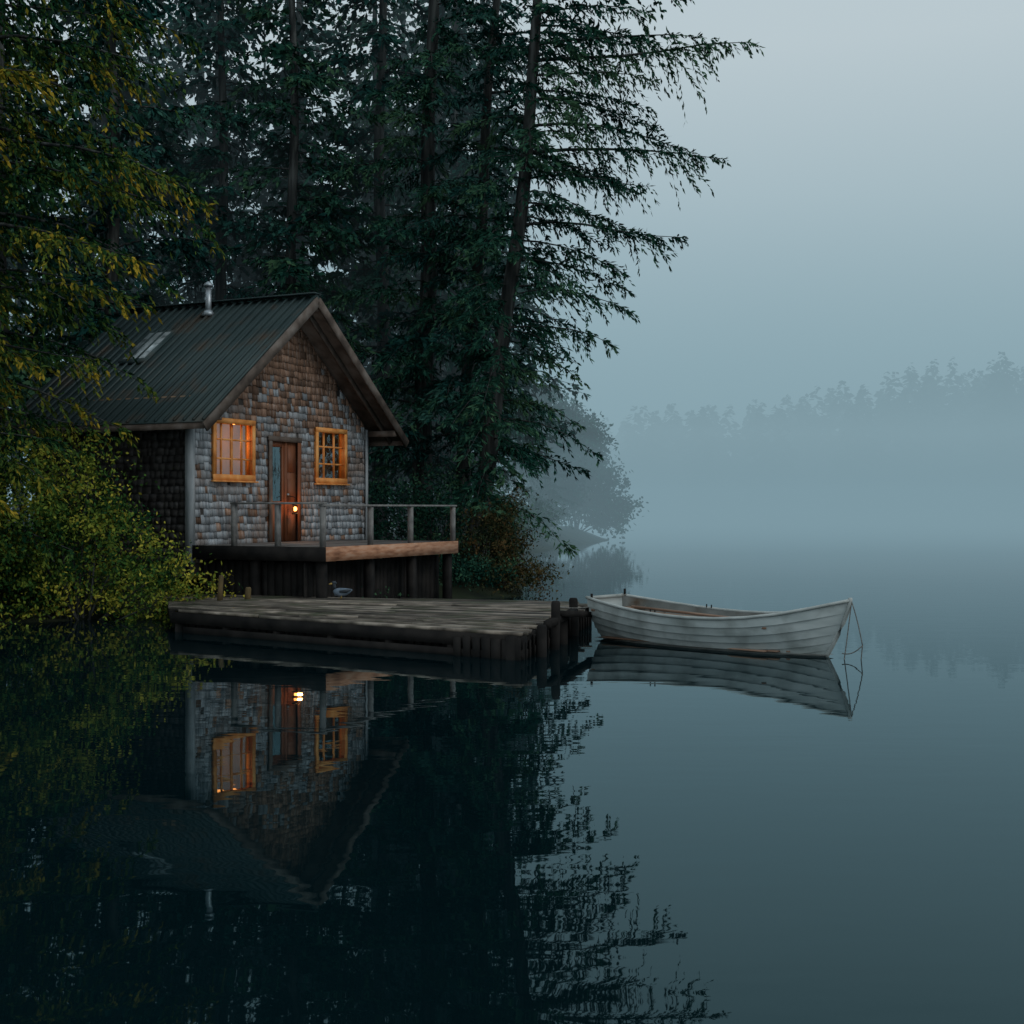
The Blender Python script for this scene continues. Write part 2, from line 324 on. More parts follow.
def leafy(name,seed,blobs,mats,loc,nclump=160,nleaf=40,cr=.28,ll=.11,lw=.07,stems=14,base=(0,0)):
    rng=np.random.RandomState(seed); Qs=[];Ts=[];mb=MB()
    tot=sum(b[3]*b[4]*b[5] for b in blobs)
    cents=[]
    for b in blobs:
        n=max(8,int(nclump*b[3]*b[4]*b[5]/tot))
        d=rng.normal(0,1,(n,3)); d/=np.linalg.norm(d,axis=1)[:,None]; r=rng.uniform(.4,1.0,n)[:,None]*rng.choice([1,1,1,1.2],n)[:,None]
        c=np.array(b[:3])+d*r*np.array(b[3:6]); keep=c[:,2]>.05; c=c[keep]; r=r[keep]; cents.append(c)
        k=nleaf; idx=np.repeat(np.arange(len(c)),k); m=len(idx)
        sz=rng.uniform(.6,1.5,len(c))[idx][:,None]
        sp=rng.normal(0,1,(len(c),3)); sp[:,2]=sp[:,2]*.4-.3; sp/=np.linalg.norm(sp,axis=1)[:,None]
        p=c[idx]+sp[idx]*rng.normal(0,cr*1.7,(m,1))*sz+rng.normal(0,cr*.6,(m,3))*sz
        sd=rng.normal(0,1,(m,3)); sd[:,2]-=.5; sd/=np.linalg.norm(sd,axis=1)[:,None]
        q=np.cross(sd,rng.normal(0,1,(m,3))); q/=np.linalg.norm(q,axis=1)[:,None]
        a=ll*rng.uniform(.6,1.3,m)[:,None]; w=lw*rng.uniform(.6,1.3,m)[:,None]
        Qs.append(np.stack([p,p+sd*a*.5+q*w*.5,p+sd*a,p+sd*a*.5-q*w*.5],1))
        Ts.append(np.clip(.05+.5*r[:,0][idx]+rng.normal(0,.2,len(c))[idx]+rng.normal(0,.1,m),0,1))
    C=np.concatenate(cents)
    for i in range(stems):
        c=C[rng.randint(len(C))]; b0=np.array([base[0]+rng.normal(0,.12),base[1]+rng.normal(0,.12),-.3])
        mid=(b0+c)/2+np.array([0,0,.2*c[2]]); 
        P=[(1-t)**2*b0+2*t*(1-t)*mid+t*t*c for t in np.linspace(0,1,7)]
        mb.tube(P,[.03*(1-.8*t) for t in np.linspace(0,1,7)],5,1,caps=False)
    return mb.obj(name,mats,quads=(np.concatenate(Qs),np.concatenate(Ts),0),loc=loc)
def gz(x,y,o=0): return (x,y,zt(x,y)+o)
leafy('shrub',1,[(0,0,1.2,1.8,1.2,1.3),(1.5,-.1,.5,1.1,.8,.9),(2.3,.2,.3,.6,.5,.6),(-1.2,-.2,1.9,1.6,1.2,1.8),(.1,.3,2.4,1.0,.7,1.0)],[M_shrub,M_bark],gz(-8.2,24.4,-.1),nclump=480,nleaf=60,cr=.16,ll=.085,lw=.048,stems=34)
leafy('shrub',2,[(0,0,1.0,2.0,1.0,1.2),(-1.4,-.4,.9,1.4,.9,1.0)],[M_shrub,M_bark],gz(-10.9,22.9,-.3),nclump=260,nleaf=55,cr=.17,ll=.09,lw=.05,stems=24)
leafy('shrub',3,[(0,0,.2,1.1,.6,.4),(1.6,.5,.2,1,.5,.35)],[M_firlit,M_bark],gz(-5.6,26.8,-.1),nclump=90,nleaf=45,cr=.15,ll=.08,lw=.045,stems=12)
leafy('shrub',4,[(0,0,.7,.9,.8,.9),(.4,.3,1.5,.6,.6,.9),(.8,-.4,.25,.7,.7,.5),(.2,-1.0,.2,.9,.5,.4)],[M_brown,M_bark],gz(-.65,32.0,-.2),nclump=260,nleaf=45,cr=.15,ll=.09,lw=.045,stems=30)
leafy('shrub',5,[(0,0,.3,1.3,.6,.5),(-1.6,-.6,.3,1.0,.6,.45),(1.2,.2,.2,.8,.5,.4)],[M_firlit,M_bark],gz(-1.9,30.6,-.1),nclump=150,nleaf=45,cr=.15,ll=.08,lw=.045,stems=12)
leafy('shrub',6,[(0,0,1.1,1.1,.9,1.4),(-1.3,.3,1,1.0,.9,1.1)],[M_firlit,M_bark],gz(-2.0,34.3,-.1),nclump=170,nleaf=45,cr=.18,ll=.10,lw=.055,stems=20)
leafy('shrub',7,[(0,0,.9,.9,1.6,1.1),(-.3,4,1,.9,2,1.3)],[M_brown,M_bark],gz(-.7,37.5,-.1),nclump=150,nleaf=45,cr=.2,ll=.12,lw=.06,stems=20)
for i,(x,y) in enumerate([(-.6,45),(-.4,51),(0,58),(1.6,68)]):
    leafy('shrub',20+i,[(0,0,1.0,1.2,2.2,1.4)],[M_firlit,M_bark],gz(x-.6,y,-.2),nclump=90,nleaf=40,cr=.25,ll=.18,lw=.1,stems=10)
leafy('broadleaf_tree',9,[(0,0,5.4,2.0,2.1,2.4),(1.0,.3,3.0,1.9,2,1.8),(-1.6,.5,4.2,1.7,2,2.0),(2.0,0,1.3,1.6,1.8,1.3),(-.9,0,7.4,1.1,1.3,1.4)],[M_fir,M_bark],gz(4.2,84,-.2),nclump=520,nleaf=40,cr=.27,ll=.28,lw=.16,stems=30)
leafy('broadleaf_tree',10,[(0,0,6.2,2.1,2.1,3.0),(1.2,.3,2.6,1.9,2,2.0)],[M_fir,M_bark],gz(1.5,80,-.2),nclump=330,nleaf=40,cr=.27,ll=.28,lw=.16,stems=20)

# distant treeline, one object
rng=np.random.RandomState(99); Qs=[]
mb=MB()
for i in range(520):
    x=rng.uniform(-130,190); y=240+rng.rand()*45
    Hh=np.interp(x,[-130,10,22,55,72,86,95,190],[18,18,21,24,27.5,32,31,31])*rng.uniform(.80,1.0)
    z0=zt(x,y); n=150; fat=rng.uniform(.16,.28)
    u=rng.rand(n)**.8; a=rng.rand(n)*6.283; r=(1-u**1.6)*Hh*fat*rng.uniform(.4,1,n)+.15
    d=np.stack([np.cos(a),np.sin(a),rng.uniform(-.7,-.1,n)],1)
    p=np.stack([x+.3*r*np.cos(a),y+.3*r*np.sin(a),z0+Hh*(.06+.94*u)],1)
    L=(r+.5)[:,None]; w=np.stack([-np.sin(a),np.cos(a),rng.normal(0,.5,n)],1)*(.3*r+.3)[:,None]
    Qs.append(np.stack([p,p+d*L*.6+w,p+d*L*1.1,p+d*L*.6-w],1))
Q=np.concatenate(Qs); mb.obj('distant_treeline',[M_firfar],quads=(Q,rng.rand(len(Q)),0))

# ------------------------------------------------------------------ cabin
TH=math.atan2(.9,.437)
cab=empty('shingled_cabin',(-5.04,29.05,0),TH)
FZ=1.35; HW=3.25; LY=4.2; PK=6.78; SL=.775; EH=3.78
ops=[(-2.61,-1.25,2.73,3.93),(-.68,.40,1.35,3.57),(1.07,2.33,2.73,3.93)]
wt=lambda x:PK-.17-SL*abs(x)
mb=MB(); xs=[-HW]+[v for o in ops for v in o[:2]]+[HW]
for a,b in zip(xs[:-1],xs[1:]):
    op=[o for o in ops if abs(o[0]-a)<1e-6]
    if op:
        o=op[0]
        if o[2]>FZ+.01: mb.box((a,0,.7),(b,.12,o[2]))
        else: mb.box((a,0,.7),(b,.12,FZ))
        mb.box((a,0,o[3]),(b,.12,4.0))
    else: mb.box((a,0,.7),(b,.12,4.0))
mb.add([(-HW,0,4.0),(HW,0,4.0),(HW,0,wt(HW)),(0,0,wt(0)),(-HW,0,wt(HW)),(-HW,.12,4.0),(HW,.12,4.0),(HW,.12,wt(HW)),(0,.12,wt(0)),(-HW,.12,wt(HW))],[(0,1,2,3,4),(9,8,7,6,5),(0,5,6,1),(1,6,7,2),(2,7,8,3),(3,8,9,4),(4,9,5,0)])
mb.box((-HW,.12,.7),(-HW+.12,LY,wt(HW))); mb.box((HW-.12,.12,.7),(HW,LY,wt(HW)))
mb.add([(-HW,LY,.7),(HW,LY,.7),(HW,LY,wt(HW)),(0,LY,wt(0)),(-HW,LY,wt(HW))],[(4,3,2,1,0)])
mb.box((-HW+.12,.12,1.25),(HW-.12,LY-.01,1.37),1)
mb.obj('walls',[M_wall,M_inter],cab)
mb=MB(); mb.box((-HW+.13,2.6,1.37),(HW-.13,2.66,4.3)); mb.box((-HW+.13,.13,4.32),(HW-.13,2.7,4.38)); mb.box((-.78,.13,1.37),(-.72,2.6,4.32))
mb.obj('interior',[M_inter],cab)
mb=MB(); mbd=MB(); row=.155; z=1.0; r=np.random.RandomState(3)
while z<6.5:
    zt1=z+row+.03
    lim2=(PK-.16-z)/SL
    x0,x1=-min(HW,lim2),min(HW,lim2)
    if x1<.05: break
    iv=[(x0,x1)]
    for o in ops:
        if z+row*.5>o[2] and z+row*.5<o[3]:
            n=[]
            for a,b in iv:
                if o[0]>a and o[1]<b: n+=[(a,o[0]),(o[1],b)]
                else: n.append((a,b))
            iv=n
    for a,b in iv:
        x=a
        while x<b-.01:
            w=r.uniform(.07,.21); xe=min(b,x+w); 
            if b-xe<.05: xe=b
            dz=r.normal(0,.012); y0=-.022-r.rand()*.010
            tz=[min(zt1,wt(x)),min(zt1,wt(xe))]
            if min(tz)<z+.01: 
                tz=[max(t,z+.012) for t in tz]
            zz=(z-4.1)/1.3+r.normal(0,.42)
            brown=zz>.15 or (r.rand()<.13)
            g=.0025
            if r.rand()<.02: x=xe; continue
            p=[(x+g,y0,z+dz),(xe-g,y0,z+dz+r.normal(0,.005)),(xe-g,-.002,z+dz),(x+g,-.002,z+dz),(x+g,-.006,tz[0]),(xe-g,-.006,tz[1]),(xe-g,-.002,tz[1]),(x+g,-.002,tz[0])]
            mb.hexa(p,1 if brown else 0,np.clip(r.normal(.5,.27),0,1)); x=xe
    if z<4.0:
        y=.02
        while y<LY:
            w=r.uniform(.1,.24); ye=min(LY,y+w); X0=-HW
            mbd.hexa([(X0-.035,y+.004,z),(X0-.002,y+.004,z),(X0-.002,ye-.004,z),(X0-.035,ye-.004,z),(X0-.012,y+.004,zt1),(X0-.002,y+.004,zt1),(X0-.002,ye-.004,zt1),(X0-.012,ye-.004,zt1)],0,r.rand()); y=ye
    z+=row
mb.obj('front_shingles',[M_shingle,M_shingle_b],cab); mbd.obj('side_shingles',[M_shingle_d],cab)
mb=MB(); mb.box((-HW-.06,-.068,1.0),(-HW+.06,-.052,4.02)); mb.box((-HW-.075,-.068,1.0),(-HW-.0605,.08,4.02)); mb.box((HW-.06,-.068,1.0),(HW+.05,-.052,4.02))
mb.obj('corner_boards',[M_corner],cab)
YF=-.8; YB=4.7
mb=MB()
for sg in(-1,1):
    a=[(0,YF,PK-.09),(sg*EH,YF,PK-SL*EH-.09),(sg*EH,YB,PK-SL*EH-.09),(0,YB,PK-.09)]
    b=[(p[0],p[1],p[2]+.05) for p in a]
    mb.hexa(a+b,1)
    a=[(0,YF-.03,PK-.037),(sg*(EH+.06),YF-.03,PK-SL*(EH+.06)-.037),(sg*(EH+.06),YB,PK-SL*(EH+.06)-.037),(0,YB,PK-.037)]
    b=[(p[0],p[1],p[2]+.03) for p in a]
    mb.hexa(a+b,0)
    yy=YF
    while yy<YB:
        mb.beam((0,yy,PK+.015),(sg*(EH+.06),yy,PK-SL*(EH+.06)+.015),.045,.06,0,tint=.5); yy+=.24
    for k,yy in enumerate(np.arange(YF+.35,YB,.6)):
        mb.beam((0,yy,PK-.17),(sg*(EH-.05),yy,PK-SL*(EH-.05)-.17),.05,.13,1)
mb.beam((0,YF-.04,PK+.052),(0,YB,PK+.052),.26,.03,0)
mb.obj('metal_roof',[M_roof,M_trim],cab)
mb=MB()
for sg in(-1,1):
    mb.beam((0,YF-.055,PK-.12),(sg*(EH+.07),YF-.055,PK-SL*(EH+.07)-.12),.045,.2,0)
    mb.beam((sg*(EH+.03),YF,PK-SL*EH-.13),(sg*(EH+.03),YB,PK-SL*EH-.13),.03,.15,0)
for x in(-3.35,0,3.35):
    mb.beam((x,YF-.02,wt(x)-.1),(x,.0,wt(x)-.1),.12,.14,0)
mb.obj('bargeboards',[M_trim],cab)
mb=MB()
ya,yb,xa,xb=2.3,3.05,-1.0,-2.0
for (p0,p1,p2_,p3_,h,m_) in ((ya,yb,xa,xb,.09,1),(ya+.07,yb-.07,xa-.07,xb+.07,.10,0)):
    a=[(xx,yy,PK+.0-SL*abs(xx)) for yy,xx in((p0,p2_),(p1,p2_),(p1,p3_),(p0,p3_))]
    mb.hexa(a+[(p[0],p[1],p[2]+h) for p in a],m_)
for f in (.33,.66):
    yy=ya+(yb-ya)*f
    mb.beam((xa,yy,PK+.11-SL*abs(xa)),(xb,yy,PK+.11-SL*abs(xb)),.04,.02,1)
mb.obj('roof_skylight',[M_rlight,M_roof],cab)
mb=MB(); zz=PK-SL*.35
mb.tube([(-.35,1.9,zz-.15),(-.35,1.9,zz+.62)],.07,14,0); mb.tube([(-.35,1.9,zz+.62),(-.35,1.9,zz+.67),(-.35,1.9,zz+.74)],[.11,.11,.03],14,0); mb.tube([(-.35,1.9,zz-.05),(-.35,1.9,zz+.08)],[.17,.09],14,0)
mb.obj('stove_pipe',[M_steel],cab)
def window(o,nc,nr,name):
    x0,x1,z0,z1=o; mb=MB(); g=.1
    mb.box((x0-.02,-.085,z0-.06),(x1+.02,-.052,z0+g-.03)); mb.box((x0-.02,-.085,z1-g+.03),(x1+.02,-.052,z1+.04))
    mb.box((x0-.02,-.083,z0+g-.03),(x0+g-.02,-.052,z1-g+.03)); mb.box((x1-g+.02,-.083,z0+g-.03),(x1+.02,-.052,z1-g+.03))
    mb.box((x0-.06,-.13,z0-.09),(x1+.06,-.04,z0-.061))
    for (a,b) in((x0,x0+.05),(x1-.05,x1)): mb.box((a,-.05,z0),(b,.10,z1))
    mb.box((x0+.05,-.05,z0),(x1-.05,.10,z0+.05)); mb.box((x0+.05,-.05,z1-.05),(x1-.05,.10,z1))
    for i in range(1,nc):
        x=x0+(x1-x0)*i/nc; w=.018 if i*2!=nc else .03
        mb.box((x-w,.0,z0+.05),(x+w,.035,z1-.05))
    for i in range(1,nr):
        zc=z0+(z1-z0)*i/nr; mb.box((x0+.05,.002,zc-.018),(x1-.05,.033,zc+.018))
    mb.obj(name+'_frame',[M_frame],cab)
    m2=MB(); m2.add([(x0+.05,.018,z0+.05),(x1-.05,.018,z0+.05),(x1-.05,.018,z1-.05),(x0+.05,.018,z1-.05)],[(0,1,2,3)]); m2.obj(name+'_glass',[M_glass],cab)
window(ops[0],4,3,'window'); window(ops[2],3,3,'window')
mb=MB(); x0,x1=-.68,.40
mb.box((x0-.05,-.08,1.36),(x0+.06,-.052,3.57),2); mb.box((x1-.06,-.08,1.36),(x1+.06,-.052,3.57),0); mb.box((x0-.07,-.085,3.57),(x1+.08,-.052,3.68),2)
mb.box((-.09,-.04,1.36),(-.04,.08,3.57),0)
mb.box((-.04,.0,1.36),(.40,.05,3.57),0); 
for zc in(1.5,2.2,2.9): mb.box((.03,-.012,zc),(.32,-.001,zc+.55),0)
mb.box((x0,.0,1.36),(x0+.07,.05,3.57),0); mb.box((-.16,.001,1.36),(-.091,.05,3.57),0); mb.box((x0+.07,.0,1.36),(-.16,.05,2.25),0); mb.box((x0+.07,.0,3.45),(-.16,.05,3.57),0)
mb.tube([(.0,-.06,2.4),(.0,-.0,2.4)],.025,8,3); 
mb.obj('door',[M_door,M_frame,M_trim,M_steel],cab)
mb=MB(); mb.add([(x0+.07,.03,2.25),(-.16,.03,2.25),(-.16,.03,3.45),(x0+.07,.03,3.45)],[(0,1,2,3)]); mb.obj('door_glass',[M_glass],cab)
def lamp(loc,e,rad,name):
    l=bpy.data.lights.new(name,'POINT'); l.energy=e; l.color=(1,.42,.14); l.shadow_soft_size=rad
    o=bpy.data.objects.new(name,l); scene.collection.objects.link(o); o.parent=cab; o.location=loc
mb=MB(); lx,ly,lz=.02,-.22,2.08
mb.tube([(lx,ly,lz-.05),(lx,ly,lz-.02),(lx,ly,lz+.03),(lx,ly,lz+.05)],[.02,.04,.035,.015],10,0)
mb.tube([(lx,ly,lz-.12),(lx,ly,lz-.09)],.07,10,1); mb.tube([(lx,ly,lz+.09),(lx,ly,lz+.15)],[.075,.02],10,1)
for a in range(4): mb.tube([(lx+.06*math.cos(a*1.57),ly+.06*math.sin(a*1.57),lz-.1),(lx+.06*math.cos(a*1.57),ly+.06*math.sin(a*1.57),lz+.1)],.006,4,1)
mb.tube([(lx,ly,lz+.15),(lx,ly,lz+.26),(lx,-.0,lz+.3)],.01,6,1)
mb.obj('lantern',[M_bulb,M_dark],cab); lamp((lx,ly-.12,lz),8,.06,'lantern_light')
for k,(px,py,pz) in enumerate([(-1.75,.45,3.99),(-1.35,.42,3.97),(-1.6,.7,4.05)]):
    mb=MB(); mb.tube([(px,py,pz-.07),(px,py,pz),(px,py,pz+.07)],[.04,.075,.03],10,0); mb.tube([(px,py,pz+.07),(px,py,4.32)],.008,5,1)
    mb.obj('pendant_lamp',[M_bulb,M_dark],cab)
lamp((-1.6,.9,3.6),48,.1,'room_light')
lamp((1.6,1.2,3.6),38,.1,'room_light')

# deck
mb=MB(); DX0,DX1,DY0=-3.25,2.05,-3.2
y=-.07
while y>DY0+.02:
    mb.box((DX0+.03+rs.rand()*.02,y-.135,FZ-.04),(DX1-.03,y,FZ),0); y-=.142
mb.box((DX0,DY0-.05,FZ-.27),(DX1,DY0,FZ+.005),1); mb.box((DX0-.04,DY0-.05,FZ-.27),(DX0,-.07,FZ+.004),2); mb.box((DX1,DY0-.05,FZ-.27),(DX1+.04,-.07,FZ+.004),2)  # side boards in dark timber: shade of the left face put into its colour
for x in np.linspace(DX0+.3,DX1-.3,6): mb.box((x-.03,DY0+.01,FZ-.25),(x+.03,-.07,FZ-.045),2)
for x in(-3.1,-1.4,.3,1.9):
    for yy in(-3.05,-1.5): mb.box((x-.08,yy-.08,-.4),(x+.08,yy+.08,FZ-.26),2)
x=DX0+.02  # set-back dark boards added to stand in for the shade under the deck
while x<DX1-.1:
    w=rs.uniform(.12,.2); mb.box((x,-2.75,-.3),(x+w-.015,-2.72,FZ-.28-rs.rand()*.05),2); x+=w
y=-2.7
while y<-.1:
    w=rs.uniform(.12,.2); mb.box((DX0+.25,y,-.3),(DX0+.28,y+w-.015,FZ-.28-rs.rand()*.05),2); y+=w
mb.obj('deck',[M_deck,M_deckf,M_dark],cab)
mb=MB()
RZ=FZ+.78
for x in(DX0+.05,-1.5,.1,DX1-.06): mb.box((x-.045,DY0+.01,FZ+.001),(x+.045,DY0+.10,RZ))
mb.beam((DX0,DY0+.055,RZ+.02),(DX1+.02,DY0+.055,RZ+.02),.13,.04)
mb.beam((DX0+.05,DY0,RZ+.062),(DX0+.05,-1.0,RZ+.062),.13,.04)
for y in(-1.05,-2.1): mb.box((DX0+.005,y-.045,FZ+.001),(DX0+.095,y+.045,RZ+.04))
mb.obj('railing',[M_rail],cab)

# ------------------------------------------------------------------ dock
dock=empty('wooden_dock')
NR=Vector((.11,17.96,.38));FR=Vector((1.4,23.6,.38));FL=Vector((-6.95,26.2,.38));NL=Vector((-5.75,22.08,.38))
mb=MB(); n=40
for i in range(n):
    a0,a1=i/n,(i+rs.uniform(.86,.95))/n
    cc=rs.uniform(.25,.75)
    segs=[(0,1)] if rs.rand()<.3 else [(0,cc),(cc+.002,1)]
    for s0,s1 in segs:
        e0=rs.uniform(-.02,.02) if s0==0 else 0; e1=rs.uniform(-.025,.02) if s1==1 else 0
        dz=rs.normal(0,.009); tl=rs.normal(0,.003)
        P=lambda a,s:(NL.lerp(FL,a)).lerp(NR.lerp(FR,a),s)
        p=[P(a0,s0+e0),P(a0,s1+e1),P(a1,s1+e1),P(a1,s0+e0)]
        tt=[tl,tl,-tl,-tl]
        mb.hexa([q+Vector((0,0,dz-.045)) for q in p]+[q+Vector((0,0,dz+k)) for q,k in zip(p,tt)],0)
mb.obj('planks',[M_dock],dock)
mb=MB()
dn=(NR-NL).normalized(); 
def off(p,z): return Vector((p.x,p.y,z))
mb.beam(off(NL,.24),off(NR,.24),.08,.18); mb.beam(off(NR,.24),off(FR,.24),.08,.18); mb.beam(off(NL,.24),off(FL,.24),.08,.18)
mb.beam(off(NL,.03)+dn*.3,off(NR,.03),.10,.14); mb.beam(off(NR,.05),off(FR,.05),.1,.14)
for s in np.linspace(.02,1,7):
    q=NL.lerp(NR,s)+Vector((0,.1,0)); mb.tube([(q.x,q.y,-1.2),(q.x,q.y,.33)],.1,9)
for s in np.linspace(.0,1,5):
    q=NR.lerp(FR,s)+Vector((-.1,.05,0)); mb.tube([(q.x,q.y,-1.2),(q.x,q.y,.33)],.1,9)
x=0
while x<1:
    d=Vector((-dn.y,dn.x,0))*(-.06 if x>.84 else .12); q=NL.lerp(NR,x)
    mb.beam(off(q,-.15)+d,off(q,.33-rs.rand()*.09)+d,rs.uniform(.12,.16),.03,up=(dn.y,-dn.x,0))
    x+=.17/(NR-NL).length
for s in np.arange(.02,.98,.045):
    q=NR.lerp(FR,s)+Vector((.06,0,0)); mb.beam(off(q,-.15),off(q,.33-rs.rand()*.1),.16,.03,up=(1,0,0))
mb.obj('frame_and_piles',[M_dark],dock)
mb=MB()
def pile(x,y,z0,z1,r,mi=0,lean=(0,0)):
    mb.tube([(x,y,z0),(x+lean[0]*.5,y+lean[1]*.5,(z0+z1)/2),(x+lean[0],y+lean[1],z1-.03),(x+lean[0],y+lean[1],z1)],[r,r*.97,r*.93,r*.7],10,mi)
pile(.62,19.3,-1,.72,.075,0,(.03,0)); pile(.78,20.1,-1,.50,.09); pile(.42,18.35,-1,.45,.08); pile(1.05,21.4,-1,.62,.08,0,(-.04,0))
mb.beam((.5,18.6,.43),(1.0,21.0,.43),.1,.1); mb.beam((.72,19.5,.52),(1.35,21.2,.36),.14,.09)
pile(-4.95,24.3,.3,.62,.06,1,(.02,0)); pile(-5.4,24.0,.3,.86,.05,1,(.03,0))
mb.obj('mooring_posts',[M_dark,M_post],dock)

# ------------------------------------------------------------------ rowboat
S=Vector((1.5,21.15,0)); E=Vector((4.70,18.1,0)); BL=(E-S).length
boat=empty('rowboat',(S.x,S.y,0),math.atan2(E.y-S.y,E.x-S.x))
def hb(t): return .74*(max(0,1-abs((t-.42)/.58)**2.3) if t>.42 else 1-.42*((.42-t)/.42)**2.0)
def zs(t): return float(np.interp(t,[0,.1,.2,.3,.4,.5,.6,.7,.8,.9,1],[.66,.605,.555,.515,.488,.478,.488,.520,.585,.685,.80]))
def zk(t): return -.14+ .10*(1-t/.4)**2*(t<.4)+.06*max(0,(t-.7)/.3)**2
def hp(t,u,sgn,inset=0):
    ph=u*R(80); n=math.sin(R(80))
    b=max(0,hb(t)-inset); yy=b*(math.sin(ph)/n)**(.85+.5*t**3)
    k=(1-math.cos(ph))/(1-math.cos(R(80)))
    z0=zk(t)+inset; z=z0+(zs(t)-z0)*(.8*k+.2*u)
    x=t*BL-.42*(1-(z-z0)/(zs(t)-z0))**1.3*max(0,(t-.55)/.45)**2 - inset*(t>.95)
    if t<.2: x+= .12*(1-(z-z0)/(zs(t)-z0))*(1-t/.2)
    return Vector((x,sgn*yy,z))
NT=40; NS=8; ts=[i/NT for i in range(NT+1)]
mb=MB()
for sg in(1,-1):
    for j in range(NS):
        vs=[];fs=[];lv=[];lf=[]
        for t in ts:
            o=.028*min(1,(1-t)*10+.15)
            p=hp(t,j/NS,sg); p2=hp(t,(j+1)/NS,sg); tg=(p2-p).normalized()
            nrm=Vector((0,sg*abs(tg.z),-abs(tg.y))).normalized()
            a=p+nrm*o if j>0 else p
            vs+=[a,p2+nrm*.002]; lv+=[p+nrm*.0,a]
        for i in range(NT):
            f=(2*i,2*i+1,2*i+3,2*i+2); fs.append(f if sg<0 else f[::-1]); lf.append(f if sg<0 else f[::-1])
        mb.add(vs,fs,0,.5)
        if j>0: mb.add(lv,lf,2,.5)
    vs=[hp(t,u,sg,.03) for t in ts for u in np.linspace(0,1,9)]; m=9
    fs=[(i*m+j,i*m+j+1,(i+1)*m+j+1,(i+1)*m+j) for i in range(NT) for j in range(m-1)]
    mb.add(vs,fs,1,.5)
tr=[hp(0,u,1) for u in np.linspace(0,1,9)][::-1]+[hp(0,u,-1) for u in np.linspace(0,1,9)][1:]
tr2=[p+Vector((.035,0,0)) for p in tr]; n=len(tr)
mb.add(tr+tr2,[tuple(range(n)),tuple(range(n,2*n))[::-1]]+[(i,(i+1)%n,n+(i+1)%n,n+i) for i in range(n)],0)
mb.obj('clinker_hull',[M_hull,M_hullin,M_lap],boat)
mb=MB()
for sg in(1,-1):
    P=[hp(t,1,sg)+Vector((0,sg*.014,.01)) for t in ts]
    mb.tube(P,.024,8,0)
st=[hp(1,u,1) for u in np.linspace(0,1,9)]
mb.tube([st[0]+Vector((-.2,0,-.02))]+[p+Vector((.012,0,0)) for p in st]+[st[-1]+Vector((.01,0,.05))],.03,6,0)
mb.beam(hp(0,1,1)+Vector((.02,0,.0)),hp(0,1,-1)+Vector((.02,0,.0)),.06,.05,0)
a=hp(.9,1,1);b=hp(.9,1,-1);c=hp(.99,1,1)
mb.add([a,b,Vector((c.x,0,c.z+.002))]+[q-Vector((0,0,.03)) for q in(a,b,Vector((c.x,0,c.z)))],[(0,1,2),(5,4,3),(0,3,4,1),(1,4,5,2),(2,5,3,0)],0)
mb.obj('gunwale_and_stem',[M_gunw],boat,smooth=True)
mb=MB()
for t,w in((.06,.3),(.3,.24),(.52,.24),(.74,.22)):
    z=zs(t)-.17; y=hb(t)*.95-.02; mb.box((t*BL-w/2,-y,z),(t*BL+w/2,y,z+.03),0)
for y in np.arange(-.42,.43,.12):
    xa=.35; xb=BL*(.86-.25*abs(y)); mb.box((xa,y-.052,.045),(xb,y+.052,.065),0)
fl=[]
for t in np.linspace(.02,.93,24):
    fl.append((t*BL, hb(t)*.8*(1-.25*t**3)))
vs=[(x,y,.03) for x,y in fl]+[(x,-y,.03) for x,y in fl][::-1]; mb.add(vs,[tuple(range(len(vs)))],1)
for t in np.arange(.1,.9,.08):
    for sg in(1,-1):
        P=[hp(t,u,sg,.045) for u in np.linspace(.45,.9,6)]
        for a,b in zip(P[:-1],P[1:]): mb.beam(a,b,.03,.02,1,up=(1,0,0))
mb.obj('thwarts_and_ribs',[M_thw,M_hullin],boat)
mb=MB()
for t in(.34,.36):
    for sg in(1,-1):
        p=hp(t,1,sg); mb.tube([p+Vector((0,0,.0)),p+Vector((0,0,.07))],.010,6,0)
p=hp(.015,1,1); mb.tube([p,p+Vector((0,0,.12))],.02,6,0); p=hp(.03,1,-1); mb.tube([p,p+Vector((0,0,.09))],.02,6,0)
mb.obj('oarlocks',[M_dark],boat)
mb=MB()
for sg,dx in((1,0),(-1,.15)):
    a=Vector((.35+dx,sg*.28,.50));b=Vector((3.1+dx,sg*.22,.40)); mb.tube([a,b],.022,7,0); d=(b-a).normalized()
    mb.beam(b,b+d*.5,.13,.018,0)
mb.obj('oars',[M_thw],boat)
mb=MB()
bt=hp(1,1,1); 
def rope(a,b,sag,n=14,r=.008):
    a=Vector(a);b=Vector(b); mb.tube([a.lerp(b,i/n)-Vector((0,0,4*sag*(i/n)*(1-i/n))) for i in range(n+1)],r,5,0)
rope(bt+Vector((.03,0,-.02)),bt+Vector((-.02,-.12,-.85)),.02); rope(bt+Vector((.03,0,0)),bt+Vector((.2,.0,-.6)),-.05); rope(bt+Vector((.2,0,-.6)),bt+Vector((-.06,-.1,-.72)),.05)
rope(bt+Vector((.2,0,-.6)),bt+Vector((.16,.02,-.88)),.0)
rope(hp(.02,1,1)+Vector((0,0,.03)),Vector((-.72,-.5,.5)),.12,r=.014)
mb.obj('mooring_rope',[M_rope],boat)

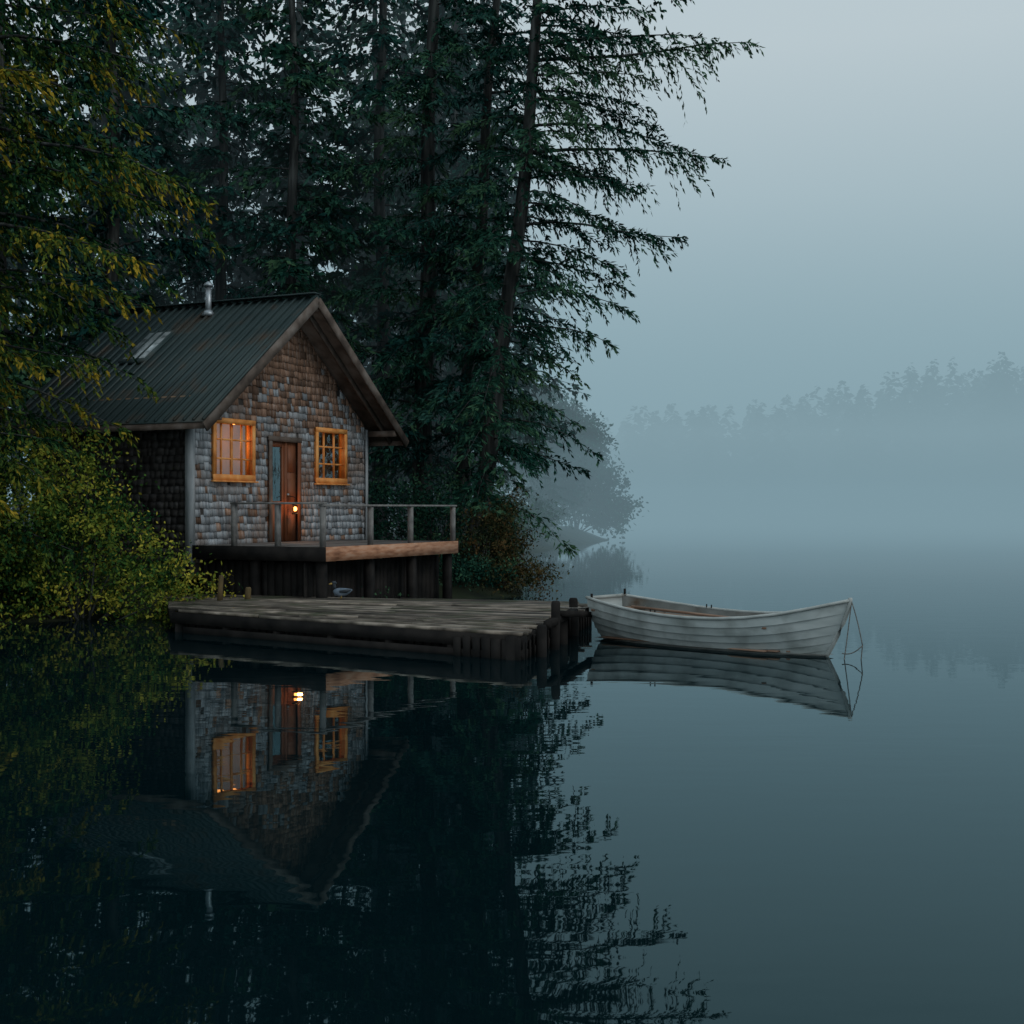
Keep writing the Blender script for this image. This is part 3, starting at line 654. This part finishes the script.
# ------------------------------------------------------------------ duck
dk=empty('duck',(-3.2,24.35,.395),R(200))
mb=MB()
mb.tube([(-.21,0,.17),(-.15,0,.15),(-.07,0,.13),(.03,0,.125),(.1,0,.14),(.14,0,.17)],[.012,.045,.075,.085,.07,.03],12,0,flat=.9)
mb.tube([(.09,0,.16),(.125,0,.21),(.135,0,.26),(.14,0,.30)],[.05,.034,.03,.03],10,1)
mb.tube([(.09,0,.295),(.115,0,.305),(.15,0,.305),(.18,0,.295)],[.012,.036,.036,.016],10,1)
mb.tube([(.175,0,.295),(.205,0,.286),(.235,0,.282)],[.016,.015,.006],8,2,flat=1.4)
for s in(-1,1):
    mb.tube([(-.18,s*.04,.17),(-.08,s*.075,.15),(.05,s*.078,.145)],[.01,.035,.02],8,1)
    mb.tube([(.0,s*.035,.07),(.005,s*.035,.01)],.008,6,2); mb.add([(-.01,s*.035,.004),(.05,s*.035-.025,.004),(.06,s*.035,.004),(.05,s*.035+.025,.004)],[(0,1,2,3)],2)
mb.obj('body',[M_duck,M_duckh,M_bill],dk,smooth=True)

# ------------------------------------------------------------------ mist (absorbing volumes whose emission stands in for scattered skylight)
def fog(name,lo,hi,sig,col):
    m=bpy.data.materials.new(name+'_volume'); m.use_nodes=True; nt=m.node_tree; N=nt.nodes; N.clear()
    o=N.new('ShaderNodeOutputMaterial'); a=N.new('ShaderNodeVolumeAbsorption'); a.inputs['Color'].default_value=(0,0,0,1); a.inputs['Density'].default_value=sig
    e=N.new('ShaderNodeEmission'); e.inputs['Color'].default_value=(*col,1); e.inputs['Strength'].default_value=sig
    ad=N.new('ShaderNodeAddShader'); nt.links.new(a.outputs[0],ad.inputs[0]); nt.links.new(e.outputs[0],ad.inputs[1]); nt.links.new(ad.outputs[0],o.inputs['Volume'])
    try: m.cycles.homogeneous_volume=True
    except Exception: pass
    mb=MB(); mb.box(lo,hi); return mb.obj(name,[m])
fog('mist',(-440,36.9,-2.2),(440,630,48),.0055,(.265,.40,.455))
fog('mist',(-430,62,-2.3),(430,620,17),.0060,(.205,.315,.37))
fog('mist',(-420,60,-2.4),(420,610,5.5),.010,(.155,.255,.305))

# ------------------------------------------------------------------ world + sun
w=bpy.data.worlds.new('World'); scene.world=w; w.use_nodes=True; nt=w.node_tree; N=nt.nodes; N.clear(); L=nt.links
SE,SR=R(38),R(125)
sky=N.new('ShaderNodeTexSky'); sky.sky_type='NISHITA'; sky.sun_disc=False; sky.sun_elevation=SE; sky.sun_rotation=SR
b1=N.new('ShaderNodeBackground'); b1.inputs[1].default_value=.05; L.new(sky.outputs[0],b1.inputs[0])
tc=N.new('ShaderNodeTexCoord'); sp=N.new('ShaderNodeSeparateXYZ'); L.new(tc.outputs['Generated'],sp.inputs[0])
rp=N.new('ShaderNodeValToRGB'); L.new(sp.outputs['Z'],rp.inputs[0]); e=rp.color_ramp.elements
e[0].position=0; e[0].color=(.24,.34,.39,1); e[1].position=1; e[1].color=(.54,.67,.74,1)
for p,c in((.12,(.42,.52,.575)),(.33,(.66,.72,.75)),(.55,(.52,.63,.69))): x=e.new(p); x.color=(*c,1)
b2=N.new('ShaderNodeBackground'); b2.inputs[1].default_value=1.05; L.new(rp.outputs[0],b2.inputs[0])
mx=N.new('ShaderNodeMixShader'); mx.inputs[0].default_value=.92; L.new(b1.outputs[0],mx.inputs[1]); L.new(b2.outputs[0],mx.inputs[2])
o=N.new('ShaderNodeOutputWorld'); L.new(mx.outputs[0],o.inputs[0])
sl=bpy.data.lights.new('sun','SUN'); sl.energy=.55; sl.angle=R(25); sl.color=(1,.97,.93)
so=bpy.data.objects.new('sun',sl); scene.collection.objects.link(so)
d=Vector((math.sin(SR)*math.cos(SE),math.cos(SR)*math.cos(SE),math.sin(SE)))
so.rotation_euler=d.to_track_quat('Z','Y').to_euler(); so.location=(20,-10,40)

cd=bpy.data.cameras.new('camera'); cd.lens=1300/1024*36; cd.sensor_width=36; cd.clip_end=3000; cd.clip_start=.1
co=bpy.data.objects.new('camera',cd); scene.collection.objects.link(co); co.location=(0,0,2.1); co.rotation_euler=(R(90)-math.atan(4/1300),0,0)
scene.camera=co
